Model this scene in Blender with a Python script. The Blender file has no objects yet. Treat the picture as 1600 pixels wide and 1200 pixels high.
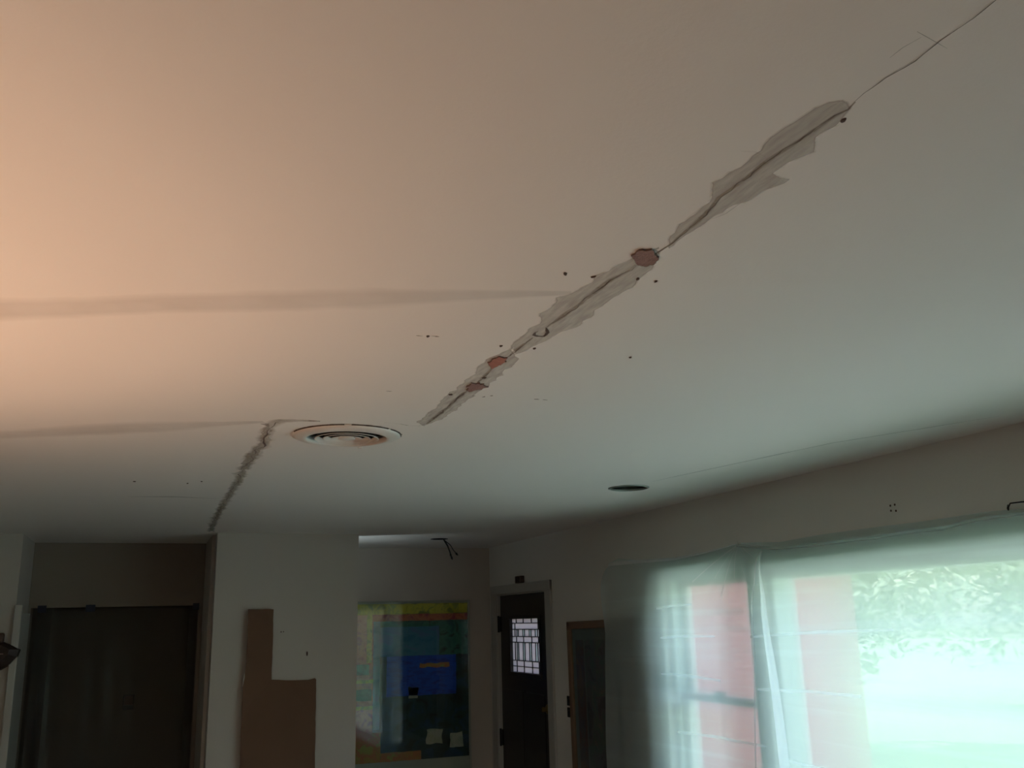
import bpy, bmesh, math, random
from mathutils import Vector, Matrix, noise
random.seed(7)
C = bpy.context.scene.collection
sc = bpy.context.scene
PI = math.pi
R_ = math.radians

# ------------------------------------------------------------ camera
PITCH, YAW, ROLL, FPX, EYE = R_(14.25), R_(21.29), R_(-1.45), 1450.0, 1.89
fwd = Vector((math.sin(YAW)*math.cos(PITCH), math.cos(YAW)*math.cos(PITCH), math.sin(PITCH)))
rgt = Vector((math.cos(YAW), -math.sin(YAW), 0))
up = rgt.cross(fwd)
r2 = rgt*math.cos(ROLL) + up*math.sin(ROLL)
u2 = -rgt*math.sin(ROLL) + up*math.cos(ROLL)
cd = bpy.data.cameras.new('camera'); cam = bpy.data.objects.new('camera', cd); C.objects.link(cam)
cd.sensor_fit = 'HORIZONTAL'; cd.sensor_width = 36.0; cd.lens = 36.0*FPX/1600.0
cd.clip_start = 0.05; cd.clip_end = 300
M = Matrix.Identity(4)
for i in range(3):
    M[i][0] = r2[i]; M[i][1] = u2[i]; M[i][2] = -fwd[i]
M[2][3] = EYE
cam.matrix_world = M
sc.camera = cam

# ------------------------------------------------------------ exposure, world, sun
sc.view_settings.view_transform = 'Standard'
sc.view_settings.look = 'None'
sc.view_settings.exposure = 0.0
sc.view_settings.gamma = 1.0
sc.view_settings.use_curve_mapping = False
sc.cycles.use_denoising = True
sc.cycles.max_bounces = 10
sc.cycles.diffuse_bounces = 5
sc.cycles.glossy_bounces = 3
sc.cycles.transmission_bounces = 6
sc.cycles.transparent_max_bounces = 12
sc.cycles.sample_clamp_indirect = 6.0
sc.cycles.caustics_reflective = False

wd = bpy.data.worlds.new('sky'); sc.world = wd; wd.use_nodes = True
wn = wd.node_tree.nodes; wl = wd.node_tree.links
bg = wn['Background']
sky = wn.new('ShaderNodeTexSky')
sky.sky_type = 'NISHITA'; sky.sun_disc = False
sky.sun_elevation = R_(52); sky.sun_rotation = R_(200)
sky.air_density = 1.0; sky.dust_density = 2.0
wl.new(sky.outputs[0], bg.inputs[0])
bg.inputs[1].default_value = 0.90

sun = bpy.data.lights.new('sun', 'SUN'); sun.energy = 12.0; sun.angle = R_(0.6); sun.color = (1.0, 0.96, 0.88)
so = bpy.data.objects.new('sun', sun); C.objects.link(so)
SUN_DIR = Vector((0.35, -0.45, -0.85))          # comes over the roof from the far left, never into the windows
so.rotation_euler = SUN_DIR.to_track_quat('-Z', 'Y').to_euler()
so.location = (-5, 10, 15)
# ---- measured lines on the ceiling (x, y) and on the right wall (y, z), metres
CRACK_UP=[(0.704,0.523),(0.703,0.536),(0.705,0.564),(0.702,0.601),(0.705,0.638),(0.698,0.673),(0.697,0.704),(0.699,0.722)]
CRACK_A=[(0.699,0.722),(0.703,0.737),(0.698,0.753),(0.696,0.784),(0.694,0.816),(0.690,0.868),(0.692,0.913),(0.692,0.978),(0.701,1.011),(0.706,1.066),(0.711,1.139),(0.708,1.172),(0.705,1.20)]
CRACK_B=[(0.701,1.233),(0.703,1.258),(0.693,1.308),(0.693,1.357),(0.693,1.394),(0.696,1.455),(0.692,1.534),(0.690,1.571),(0.691,1.584)]
SQUIG=[(0.689,1.580),(0.706,1.610),(0.708,1.636),(0.696,1.639),(0.686,1.633),(0.682,1.617),(0.685,1.607)]
CRACK_C=[(0.691,1.650),(0.691,1.725),(0.693,1.785),(0.690,1.822)]
CRACK_D=[(0.690,1.888),(0.698,1.967),(0.702,2.028)]
CRACK_E=[(0.703,2.114),(0.704,2.205),(0.711,2.295),(0.713,2.391),(0.715,2.514)]
CRACK_F=[(0.715,2.514),(0.701,2.545),(0.674,2.552),(0.641,2.533),(0.593,2.527)]
CRACK_G=[(0.418,2.554),(0.366,2.558),(0.315,2.571),(0.301,2.601),(0.293,2.676),(0.300,2.771),(0.294,2.833),(0.313,2.947),(0.296,3.043),(0.297,3.191),(0.300,3.283),(0.288,3.442),(0.301,3.744),(0.300,4.084),(0.302,4.662),(0.304,5.249),(0.319,5.829)]
P1=[(0.695,0.720),(0.684,0.722),(0.671,0.731),(0.661,0.745),(0.658,0.781),(0.656,0.821),(0.663,0.851),(0.663,0.877),(0.657,0.911),(0.655,0.944),(0.672,0.974),(0.682,1.011),(0.683,1.074),(0.697,1.143),(0.717,1.158),(0.719,1.106),(0.722,1.049),(0.729,1.020),(0.738,0.971),(0.749,0.943),(0.750,0.903),(0.723,0.893),(0.726,0.865),(0.732,0.832),(0.725,0.814),(0.719,0.784),(0.715,0.759),(0.706,0.733)]
P2=[(0.699,1.156),(0.677,1.209),(0.667,1.255),(0.661,1.302),(0.656,1.355),(0.641,1.417),(0.648,1.507),(0.662,1.563),(0.662,1.640),(0.665,1.718),(0.700,1.772),(0.721,1.716),(0.732,1.624),(0.747,1.550),(0.744,1.448),(0.745,1.385),(0.747,1.317),(0.745,1.270),(0.735,1.219)]
P3=[(0.671,1.716),(0.654,1.806),(0.658,1.903),(0.663,1.989),(0.670,2.083),(0.665,2.145),(0.673,2.274),(0.680,2.505),(0.716,2.551),(0.743,2.462),(0.745,2.317),(0.735,2.154),(0.738,2.044),(0.734,1.922),(0.726,1.801)]
P4=[(0.276,2.608),(0.266,2.721),(0.283,2.954),(0.257,3.162),(0.277,3.520),(0.276,4.047),(0.278,4.666),(0.307,5.751),(0.351,5.825),(0.326,4.878),(0.326,4.249),(0.327,3.704),(0.319,3.225),(0.327,3.001),(0.334,2.865),(0.310,2.672)]
H1=[(0.677,1.203),(0.674,1.182),(0.682,1.169),(0.697,1.170),(0.717,1.191),(0.724,1.211),(0.718,1.227),(0.708,1.234),(0.692,1.221)]
H2=[(0.666,1.850),(0.664,1.814),(0.675,1.795),(0.690,1.801),(0.698,1.830),(0.695,1.858),(0.690,1.888),(0.677,1.875)]
H3=[(0.690,2.070),(0.690,2.032),(0.706,2.021),(0.735,2.052),(0.729,2.079),(0.716,2.090),(0.709,2.112)]
L1=[(0.676,0.642),(0.675,0.624),(0.680,0.604)]
L2=[(0.669,0.598),(0.697,0.605),(0.720,0.610)]
L3=[(0.697,0.672),(0.700,0.656),(0.704,0.638)]
L4=[(0.644,0.859),(0.662,0.855),(0.682,0.862)]
L5=[(-0.105,4.282),(0.074,4.250),(0.275,4.280)]
L6=[(1.954,3.412),(2.037,2.926),(2.116,2.481),(2.243,2.186),(2.321,1.992)]
L7=[(0.720,1.043),(0.729,1.020),(0.729,0.981)]
L8=[(0.680,0.752),(0.681,0.737),(0.683,0.732)]
TOP=[(4.842,2.172),(4.800,2.194),(4.704,2.209),(4.521,2.187),(4.122,2.173),(3.828,2.183),(3.565,2.200),(3.289,2.180),(3.041,2.187),(2.786,2.187),(2.538,2.184),(2.362,2.184),(2.239,2.187),(2.090,2.180)]
LOW=[(3.565,2.194),(3.292,2.159),(3.008,2.151),(2.792,2.152),(2.690,2.150),(2.543,2.155),(2.368,2.153),(2.243,2.167),(2.145,2.168),(2.092,2.170)]
LEFT=[(4.842,2.172),(4.829,2.011),(4.790,1.800),(4.802,1.561),(4.811,1.097)]
FOLD_L=[(3.380,2.152),(3.345,1.964),(3.331,1.682),(3.314,1.461),(3.311,1.293)]
FOLD_R=[(3.375,2.151),(3.314,1.963),(3.275,1.684),(3.251,1.466),(3.245,1.301)]
THIN=[(3.395,2.147),(3.410,1.887),(3.440,1.627),(3.480,1.272)]
HOOK=[(2.140,2.196),(2.136,2.181),(2.121,2.199),(2.087,2.197)]
# ------------------------------------------------------------ materials
def mat(name, col, rough=0.6, metal=0.0, bump=0.0, bscale=60.0, var=0.0, vscale=6.0, spec=0.5, trans=0.0, emit=None, bdist=0.002, coat=0.0):
    m = bpy.data.materials.new(name); m.use_nodes = True
    nt = m.node_tree; n = nt.nodes; l = nt.links; b = n['Principled BSDF']
    b.inputs['Base Color'].default_value = (*col, 1); b.inputs['Roughness'].default_value = rough
    b.inputs['Metallic'].default_value = metal; b.inputs['Specular IOR Level'].default_value = spec
    b.inputs['Transmission Weight'].default_value = trans; b.inputs['Coat Weight'].default_value = coat
    tc = n.new('ShaderNodeTexCoord')
    if var > 0:
        nz = n.new('ShaderNodeTexNoise'); nz.inputs['Scale'].default_value = vscale; nz.inputs['Detail'].default_value = 5
        l.new(tc.outputs['Object'], nz.inputs['Vector'])
        mx = n.new('ShaderNodeMix'); mx.data_type = 'RGBA'
        mx.inputs[6].default_value = (*[c*(1-var) for c in col], 1); mx.inputs[7].default_value = (*[min(1, c*(1+var)) for c in col], 1)
        l.new(nz.outputs[0], mx.inputs[0]); l.new(mx.outputs[2], b.inputs['Base Color'])
    if bump > 0:
        nb = n.new('ShaderNodeTexNoise'); nb.inputs['Scale'].default_value = bscale; nb.inputs['Detail'].default_value = 4
        l.new(tc.outputs['Object'], nb.inputs['Vector'])
        bp = n.new('ShaderNodeBump'); bp.inputs['Strength'].default_value = bump; bp.inputs['Distance'].default_value = bdist
        l.new(nb.outputs[0], bp.inputs['Height']); l.new(bp.outputs[0], b.inputs['Normal'])
    return m

MAT = {}
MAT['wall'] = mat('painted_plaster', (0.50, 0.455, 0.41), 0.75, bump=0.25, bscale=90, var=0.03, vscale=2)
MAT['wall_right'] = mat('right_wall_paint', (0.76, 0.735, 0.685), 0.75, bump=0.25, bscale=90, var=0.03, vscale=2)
MAT['wall_green'] = mat('greenish_plaster', (0.44, 0.47, 0.40), 0.75, bump=0.25, bscale=90, var=0.03)
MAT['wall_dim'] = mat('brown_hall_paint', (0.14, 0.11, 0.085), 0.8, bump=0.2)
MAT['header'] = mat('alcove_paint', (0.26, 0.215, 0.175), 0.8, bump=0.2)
MAT['trim'] = mat('gloss_trim_paint', (0.46, 0.45, 0.42), 0.4, var=0.03)
MAT['floor'] = mat('oak_boards', (0.45, 0.385, 0.32), 0.5, var=0.25, vscale=3)
MAT['door'] = mat('black_brown_door', (0.018, 0.014, 0.014), 0.35, bump=0.1, bscale=30)
MAT['iron'] = mat('black_iron', (0.015, 0.015, 0.016), 0.45, 0.6)
MAT['brass'] = mat('brass', (0.22, 0.16, 0.07), 0.45, 1.0)
MAT['vinyl'] = mat('window_frame_paint', (0.55, 0.62, 0.55), 0.45)
MAT['card'] = mat('cardboard', (0.155, 0.082, 0.050), 0.85, bump=0.2, bscale=140, var=0.10, vscale=5)
MAT['white'] = mat('torn_paper', (0.75, 0.72, 0.68), 0.8)
MAT['duct'] = mat('dark_duct_and_ring_shade', (0.02, 0.02, 0.02), 0.8)
MAT['vent'] = mat('vent_enamel', (0.72, 0.68, 0.63), 0.4, var=0.05, vscale=20)
MAT['can'] = mat('dark_can', (0.045, 0.06, 0.052), 0.35, 0.5)
MAT['black'] = mat('black_rubber', (0.012, 0.012, 0.012), 0.5)
MAT['copper'] = mat('copper', (0.5, 0.25, 0.14), 0.35, 1.0)
MAT['brownbox'] = mat('brown_plastic', (0.075, 0.035, 0.022), 0.5)
MAT['tape'] = mat('blue_tape', (0.012, 0.018, 0.04), 0.7)
MAT['frame_wood'] = mat('brown_wood_frame', (0.20, 0.12, 0.075), 0.5, var=0.2, vscale=12)
MAT['leather'] = mat('dark_brown_wood', (0.030, 0.013, 0.010), 0.45, var=0.3, vscale=15, bump=0.2)
MAT['pink'] = mat('pale_pink_cord', (0.35, 0.24, 0.22), 0.6)
MAT['brick'] = None
MAT['hole'] = mat('dark_hole', (0.075, 0.05, 0.04), 0.9)
MAT['rim'] = mat('crumbled_rim', (0.17, 0.12, 0.10), 0.9, bump=0.6, bscale=300)
MAT['plaster_red'] = mat('exposed_red_plaster', (0.40, 0.16, 0.115), 0.9, bump=0.8, bscale=220, var=0.35, vscale=90)
MAT['plaster_mauve'] = mat('exposed_mauve_plaster', (0.27, 0.155, 0.135), 0.9, bump=0.8, bscale=220, var=0.35, vscale=90)
MAT['pave'] = mat('pale_concrete', (0.66, 0.70, 0.64), 0.85, var=0.08, vscale=1.5)
MAT['bark'] = mat('bark', (0.10, 0.075, 0.05), 0.9, bump=0.8, bscale=20)
MAT['leaf'] = mat('tree_leaves', (0.30, 0.37, 0.27), 0.6, var=0.5, vscale=1.2)
MAT['hedge'] = mat('hedge_leaves', (0.16, 0.30, 0.06), 0.6, var=0.5, vscale=2)
MAT['roof'] = mat('shingle', (0.10, 0.09, 0.085), 0.9, bump=0.5, bscale=20)
MAT['yellow'] = mat('yellow_enamel', (0.7, 0.45, 0.04), 0.4)
MAT['grass'] = mat('sunlit_grass', (0.24, 0.37, 0.20), 0.9, var=0.35, vscale=5, bump=0.6, bscale=60, bdist=0.02)

def ceiling_mat():
    m = mat('ceiling_paint', (0.80, 0.755, 0.715), 0.7, bump=0.12, bscale=160, var=0.02, vscale=1.5)
    nt = m.node_tree; n = nt.nodes; l = nt.links
    b = n['Principled BSDF']
    tc = n['Texture Coordinate']
    # taped board seams: shallow ridges that catch grazing light
    def ridge(px, py, dx, dy, w):
        L = math.hypot(dx, dy); nx, ny = -dy/L, dx/L
        dp = n.new('ShaderNodeVectorMath'); dp.operation = 'DOT_PRODUCT'; dp.inputs[1].default_value = (nx, ny, 0)
        l.new(tc.outputs['Object'], dp.inputs[0])
        s = n.new('ShaderNodeMath'); s.operation = 'SUBTRACT'; s.inputs[1].default_value = px*nx+py*ny; l.new(dp.outputs['Value'], s.inputs[0])
        q = n.new('ShaderNodeMath'); q.operation = 'MULTIPLY'; q.inputs[1].default_value = 1/w; l.new(s.outputs[0], q.inputs[0])
        p = n.new('ShaderNodeMath'); p.operation = 'POWER'; p.inputs[1].default_value = 2
        ab = n.new('ShaderNodeMath'); ab.operation = 'ABSOLUTE'; l.new(q.outputs[0], ab.inputs[0]); l.new(ab.outputs[0], p.inputs[0])
        g = n.new('ShaderNodeMath'); g.operation = 'MULTIPLY'; g.inputs[1].default_value = -1; l.new(p.outputs[0], g.inputs[0])
        e = n.new('ShaderNodeMath'); e.operation = 'EXPONENT'; l.new(g.outputs[0], e.inputs[0])
        return e
    a = ridge(-0.275, 1.767, 0.935, -0.39, 0.035); c = ridge(-0.426, 2.969, 0.677, -0.355, 0.05)
    add = n.new('ShaderNodeMath'); add.operation = 'ADD'; l.new(a.outputs[0], add.inputs[0]); l.new(c.outputs[0], add.inputs[1])
    old = [x for x in n if x.type == 'BUMP'][0]
    nb = n.new('ShaderNodeBump'); nb.inputs['Strength'].default_value = 1.0; nb.inputs['Distance'].default_value = 0.0012
    l.new(add.outputs[0], nb.inputs['Height']); l.new(old.outputs[0], nb.inputs['Normal']); l.new(nb.outputs[0], b.inputs['Normal'])
    return m
MAT['ceiling'] = ceiling_mat()

def edge_mat(name, col, strength, nscale=60, var=0.15, lo=0.72, hi=1.15, stretch=1.0):
    """a skim of filler that feathers out to nothing at its edge (attribute 'cover')"""
    m = mat(name, col, 0.85, var=var, vscale=25)
    nt = m.node_tree; n = nt.nodes; l = nt.links; b = n['Principled BSDF']; out = n['Material Output']
    at = n.new('ShaderNodeAttribute'); at.attribute_name = 'cover'
    tc = n['Texture Coordinate']
    nz = n.new('ShaderNodeTexNoise'); nz.inputs['Scale'].default_value = nscale; nz.inputs['Detail'].default_value = 5
    mp = n.new('ShaderNodeMapping'); mp.inputs['Scale'].default_value = (stretch, 1, 1); mp.inputs['Rotation'].default_value = (0, 0, 0.12); l.new(tc.outputs['Object'], mp.inputs[0]); l.new(mp.outputs[0], nz.inputs['Vector'])
    ad = n.new('ShaderNodeMath'); ad.operation = 'ADD'; l.new(at.outputs['Fac'], ad.inputs[0]); l.new(nz.outputs[0], ad.inputs[1])
    mr = n.new('ShaderNodeMapRange'); mr.inputs['From Min'].default_value = lo; mr.inputs['From Max'].default_value = hi
    mr.inputs['To Max'].default_value = strength; l.new(ad.outputs[0], mr.inputs['Value'])
    tr = n.new('ShaderNodeBsdfTransparent'); mx = n.new('ShaderNodeMixShader')
    l.new(mr.outputs[0], mx.inputs[0]); l.new(tr.outputs[0], mx.inputs[1]); l.new(b.outputs[0], mx.inputs[2]); l.new(mx.outputs[0], out.inputs[0])
    return m
MAT['skim'] = edge_mat('grey_filler_skim', (0.60, 0.55, 0.50), 0.55, 14, 0.12, 0.75, 1.75, 6.0)
MAT['skim2'] = edge_mat('greyer_filler_skim', (0.60, 0.565, 0.52), 0.85, 16, 0.10, 0.72, 1.75, 6.0)
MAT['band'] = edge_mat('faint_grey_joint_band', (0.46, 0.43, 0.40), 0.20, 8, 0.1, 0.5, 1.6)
MAT['crack'] = edge_mat('crack_line', (0.085, 0.058, 0.045), 0.95, 120, 0.4)
MAT['crack_stain'] = edge_mat('dirty_crack_edge', (0.42, 0.35, 0.28), 0.60, 70, 0.3, 0.75, 1.6)
MAT['crack_halo'] = edge_mat('faint_crack_halo', (0.46, 0.40, 0.34), 0.55, 30, 0.2, 0.6, 1.7)
MAT['scratch'] = edge_mat('pencil_scratch', (0.30, 0.25, 0.22), 0.45, 60, 0.2)

def plastic_mat(name, cover, tint=(0.86, 0.93, 0.90), rough=0.35, crease=0.25, tr_share=0.45, gloss=0.03, back=0.45):
    """thin milky polyethylene film: part see-through, part scattering, whiter along its creases"""
    m = bpy.data.materials.new(name); m.use_nodes = True
    nt = m.node_tree; n = nt.nodes; l = nt.links; n.remove(n['Principled BSDF']); out = n['Material Output']
    tc = n.new('ShaderNodeTexCoord')
    tl = n.new('ShaderNodeBsdfTranslucent'); tl.inputs['Color'].default_value = (*tint, 1)
    df = n.new('ShaderNodeBsdfDiffuse'); df.inputs['Color'].default_value = (*tint, 1)
    sc_ = n.new('ShaderNodeMixShader'); sc_.inputs[0].default_value = back; l.new(tl.outputs[0], sc_.inputs[1]); l.new(df.outputs[0], sc_.inputs[2])
    tp = n.new('ShaderNodeBsdfTransparent'); tp.inputs['Color'].default_value = (0.97, 0.99, 0.98, 1)
    rf = n.new('ShaderNodeBsdfRefraction'); rf.inputs['IOR'].default_value = 1.08; rf.inputs['Roughness'].default_value = rough
    rf.inputs['Color'].default_value = (0.97, 0.99, 0.98, 1)
    see = n.new('ShaderNodeMixShader'); see.inputs[0].default_value = 1-tr_share; l.new(tp.outputs[0], see.inputs[1]); l.new(rf.outputs[0], see.inputs[2])
    # horizontal packing creases
    mp = n.new('ShaderNodeMapping'); mp.inputs['Scale'].default_value = (1, 0.35, 9.0); l.new(tc.outputs['Object'], mp.inputs[0])
    nz = n.new('ShaderNodeTexNoise'); nz.inputs['Scale'].default_value = 2.2; nz.inputs['Detail'].default_value = 6; nz.inputs['Distortion'].default_value = 0.3
    l.new(mp.outputs[0], nz.inputs['Vector'])
    cr = n.new('ShaderNodeMapRange'); cr.inputs['From Min'].default_value = 0.52; cr.inputs['From Max'].default_value = 0.78
    cr.inputs['To Min'].default_value = cover; cr.inputs['To Max'].default_value = min(1, cover+crease); l.new(nz.outputs[0], cr.inputs['Value'])
    mx = n.new('ShaderNodeMixShader'); l.new(cr.outputs[0], mx.inputs[0]); l.new(see.outputs[0], mx.inputs[1]); l.new(sc_.outputs[0], mx.inputs[2])
    gl = n.new('ShaderNodeBsdfGlossy'); gl.inputs['Roughness'].default_value = 0.3
    fm = n.new('ShaderNodeMixShader'); fm.inputs[0].default_value = gloss
    l.new(mx.outputs[0], fm.inputs[1]); l.new(gl.outputs[0], fm.inputs[2]); l.new(fm.outputs[0], out.inputs[0])
    return m
MAT['film'] = plastic_mat('milky_film', 0.52, tint=(0.83, 0.94, 0.93), rough=0.95, tr_share=0.40)
MAT['film_double'] = plastic_mat('milky_film_folded', 0.62, tint=(0.97, 0.99, 1.0), crease=0.1, tr_share=0.9, back=0.12)
MAT['film_crease'] = plastic_mat('film_crease_line', 0.30, tint=(0.97, 0.99, 1.0), crease=0.05, tr_share=0.9, back=0.12)
MAT['film_gather'] = plastic_mat('gathered_film', 0.85, tint=(0.97, 0.99, 1.0), crease=0.1, tr_share=0.9, back=0.6)
MAT['film_dark'] = plastic_mat('clear_film', 0.07, rough=0.1, crease=0.05, tr_share=0.85, gloss=0.012)

def glass_mat():
    m = bpy.data.materials.new('window_glass'); m.use_nodes = True
    nt = m.node_tree; n = nt.nodes; l = nt.links; n.remove(n['Principled BSDF'])
    tp = n.new('ShaderNodeBsdfTransparent'); tp.inputs['Color'].default_value = (0.93, 0.97, 0.95, 1)
    gl = n.new('ShaderNodeBsdfGlossy'); gl.inputs['Roughness'].default_value = 0.02
    mx = n.new('ShaderNodeMixShader'); mx.inputs[0].default_value = 0.03
    l.new(tp.outputs[0], mx.inputs[1]); l.new(gl.outputs[0], mx.inputs[2]); l.new(mx.outputs[0], n['Material Output'].inputs[0])
    return m
MAT['glass'] = glass_mat()
def frosted_mat(name, col, cover):
    m = plastic_mat(name, cover, tint=col, rough=0.3, crease=0.05, tr_share=0.5)
    return m
MAT['leaded'] = frosted_mat('textured_pane', (0.62, 0.55, 0.57), 0.75)
MAT['bevel'] = frosted_mat('clear_bevelled_pane', (0.80, 0.86, 0.86), 0.35)

def brick_mat():
    m = mat('red_siding', (0.50, 0.12, 0.08), 0.85)
    nt = m.node_tree; n = nt.nodes; l = nt.links; b = n['Principled BSDF']
    tc = n['Texture Coordinate']; mp = n.new('ShaderNodeMapping'); mp.inputs['Rotation'].default_value = (R_(90), 0, 0); l.new(tc.outputs['Object'], mp.inputs[0])
    bt = n.new('ShaderNodeTexBrick'); bt.inputs['Scale'].default_value = 4.5
    bt.inputs['Color1'].default_value = (0.29, 0.11, 0.115, 1); bt.inputs['Color2'].default_value = (0.25, 0.095, 0.10, 1); bt.inputs['Mortar'].default_value = (0.34, 0.26, 0.26, 1)
    bt.inputs['Mortar Size'].default_value = 0.012
    l.new(mp.outputs[0], bt.inputs['Vector']); l.new(bt.outputs['Color'], b.inputs['Base Color'])
    return m
MAT['brick'] = brick_mat()

# ------------------------------------------------------------ helpers
def obj(name, bm, m, parent=None, smooth=False):
    bmesh.ops.recalc_face_normals(bm, faces=bm.faces)
    me = bpy.data.meshes.new(name); bm.to_mesh(me); bm.free()
    if smooth:
        for p in me.polygons: p.use_smooth = True
    me.materials.append(m if not isinstance(m, str) else MAT[m])
    o = bpy.data.objects.new(name, me); C.objects.link(o)
    if parent: o.parent = parent
    return o
def objw(name, bm, m, parent, smooth=False):
    """child whose mesh is written in world coordinates"""
    o = obj(name, bm, m, parent, smooth)
    p = parent; loc = Vector((0, 0, 0))
    while p is not None:
        loc += p.location; p = p.parent
    o.data.transform(Matrix.Translation(-loc))
    return o
def empty(name, loc, label, cat, group=None):
    o = bpy.data.objects.new(name, None); C.objects.link(o); o.location = loc; o.empty_display_size = 0.05
    tag(o, label, cat, group); return o
def tag(o, label, cat=None, group=None):
    o['label'] = label
    if cat: o['category'] = cat
    if group: o['group'] = group
    return o
def struct(name, bm, m, label=None, smooth=False, parent=None):
    o = obj(name, bm, m, parent, smooth)
    if parent is None: o['kind'] = 'structure'
    if label: o['label'] = label
    return o
def recentre(o):
    """move a one-mesh thing's origin to the middle of its base"""
    vs = [v.co for v in o.data.vertices]
    c = Vector((sum(v.x for v in vs)/len(vs), sum(v.y for v in vs)/len(vs), min(v.z for v in vs)))
    o.data.transform(Matrix.Translation(-c)); o.location = c
    return o
def box(bm, lo, hi, bev=0.0):
    r = bmesh.ops.create_cube(bm, size=1.0)
    vs = r['verts']
    for v in vs:
        v.co = Vector([lo[i] + (v.co[i]+0.5)*(hi[i]-lo[i]) for i in range(3)])
    if bev > 0:
        es = list({e for v in vs for e in v.link_edges})
        bmesh.ops.bevel(bm, geom=es, offset=bev, segments=2, affect='EDGES', profile=0.5)
def tube(bm, pts, rad, seg=10, cap=True):
    pts = [Vector(p) for p in pts]; rings = []
    rads = rad if isinstance(rad, (list, tuple)) else [rad]*len(pts)
    ref = Vector((0, 0, 1))
    for i, p in enumerate(pts):
        d = (pts[min(i+1, len(pts)-1)] - pts[max(i-1, 0)]).normalized()
        if abs(d.dot(ref)) > 0.95: rr = Vector((1, 0, 0))
        else: rr = ref
        a = d.cross(rr).normalized(); b = d.cross(a)
        rings.append([bm.verts.new(p + (a*math.cos(2*PI*k/seg)+b*math.sin(2*PI*k/seg))*rads[i]) for k in range(seg)])
    for i in range(len(rings)-1):
        for k in range(seg):
            bm.faces.new((rings[i][k], rings[i][(k+1) % seg], rings[i+1][(k+1) % seg], rings[i+1][k]))
    if cap:
        bm.faces.new(rings[0]); bm.faces.new(list(reversed(rings[-1])))
def lathe(bm, prof, centre, seg=64, axis='Z', close=False):
    """prof: (radius, height) pairs"""
    cx_, cy_, cz_ = centre; rings = []
    for r, h in prof:
        ring = []
        for k in range(seg):
            a = 2*PI*k/seg
            if axis == 'Z': co = (cx_+r*math.cos(a), cy_+r*math.sin(a), cz_+h)
            elif axis == 'X': co = (cx_+h, cy_+r*math.cos(a), cz_+r*math.sin(a))
            else: co = (cx_+r*math.cos(a), cy_+h, cz_+r*math.sin(a))
            ring.append(bm.verts.new(co))
        rings.append(ring)
    for i in range(len(rings)-1):
        for k in range(seg):
            bm.faces.new((rings[i][k], rings[i][(k+1) % seg], rings[i+1][(k+1) % seg], rings[i+1][k]))
    if close:
        for k in range(seg):
            bm.faces.new((rings[-1][k], rings[-1][(k+1) % seg], rings[0][(k+1) % seg], rings[0][k]))
def slab_openings(axis, p0, p1, u0, u1, z0, z1, openings):
    """wall of thickness p0..p1 on the given axis, running u0..u1, z0..z1, with holes (ua, ub, za, zb)"""
    us = sorted({u0, u1, *[o[0] for o in openings], *[o[1] for o in openings]})
    zs = sorted({z0, z1, *[o[2] for o in openings], *[o[3] for o in openings]})
    bm = bmesh.new()
    solid = {}
    for i in range(len(us)-1):
        for j in range(len(zs)-1):
            um, zm = (us[i]+us[i+1])/2, (zs[j]+zs[j+1])/2
            solid[i, j] = not any(o[0] < um < o[1] and o[2] < zm < o[3] for o in openings)
    V = {}
    def v(p, u, z):
        k = (p, round(u, 5), round(z, 5))
        if k not in V:
            V[k] = bm.verts.new((p, u, z) if axis == 'X' else (u, p, z))
        return V[k]
    for (i, j), s in solid.items():
        if not s: continue
        a, b, c, d = us[i], us[i+1], zs[j], zs[j+1]
        for p in (p0, p1): bm.faces.new((v(p, a, c), v(p, b, c), v(p, b, d), v(p, a, d)))
        if not solid.get((i-1, j)): bm.faces.new((v(p0, a, c), v(p0, a, d), v(p1, a, d), v(p1, a, c)))
        if not solid.get((i+1, j)): bm.faces.new((v(p0, b, c), v(p0, b, d), v(p1, b, d), v(p1, b, c)))
        if not solid.get((i, j-1)): bm.faces.new((v(p0, a, c), v(p0, b, c), v(p1, b, c), v(p1, a, c)))
        if not solid.get((i, j+1)): bm.faces.new((v(p0, a, d), v(p0, b, d), v(p1, b, d), v(p1, a, d)))
    return bm
H = 2.44
def on_ceiling(p, dz=0.0): return Vector((p[0], p[1], H-dz))

def densify(pts, step):
    out = []
    for i in range(len(pts)-1):
        a, b = Vector(pts[i]), Vector(pts[i+1]); n = max(1, int((b-a).length/step))
        for k in range(n): out.append(a.lerp(b, k/n))
    out.append(Vector(pts[-1])); return out
def crack(name, pts, width, m, parent, dz, jitter=0.0015, step=0.012, taper=True, wvar=0.4):
    """a jagged ribbon just under the ceiling, feathered across its width"""
    p = densify([(x, y, 0) for x, y in pts], step); n = len(p)
    bm = bmesh.new(); lay = bm.verts.layers.float.new('cover'); rows = []
    sd = random.random()*100
    for i, q in enumerate(p):
        d = (p[min(i+1, n-1)]-p[max(i-1, 0)]).normalized(); nn = Vector((-d.y, d.x, 0))
        t = min(1, min(i, n-1-i)/4+0.25) if taper else 1
        j = noise.noise(Vector((i*0.55, sd, 0)))*jitter*2
        w = width*(1+wvar*noise.noise(Vector((i*0.35, sd+9, 0)))*2)*t
        row = []
        for s, c in ((-1, 0), (-0.45, 1), (0.45, 1), (1, 0)):
            vv = bm.verts.new((q.x+nn.x*(j+s*w), q.y+nn.y*(j+s*w), H-dz)); vv[lay] = c*min(1, 0.75+0.5*abs(noise.noise(Vector((i*0.2, sd+3, 1)))))
            row.append(vv)
        rows.append(row)
    for i in range(n-1):
        for k in range(3): bm.faces.new((rows[i][k], rows[i][k+1], rows[i+1][k+1], rows[i+1][k]))
    return obj(name, bm, m, parent)
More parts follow.
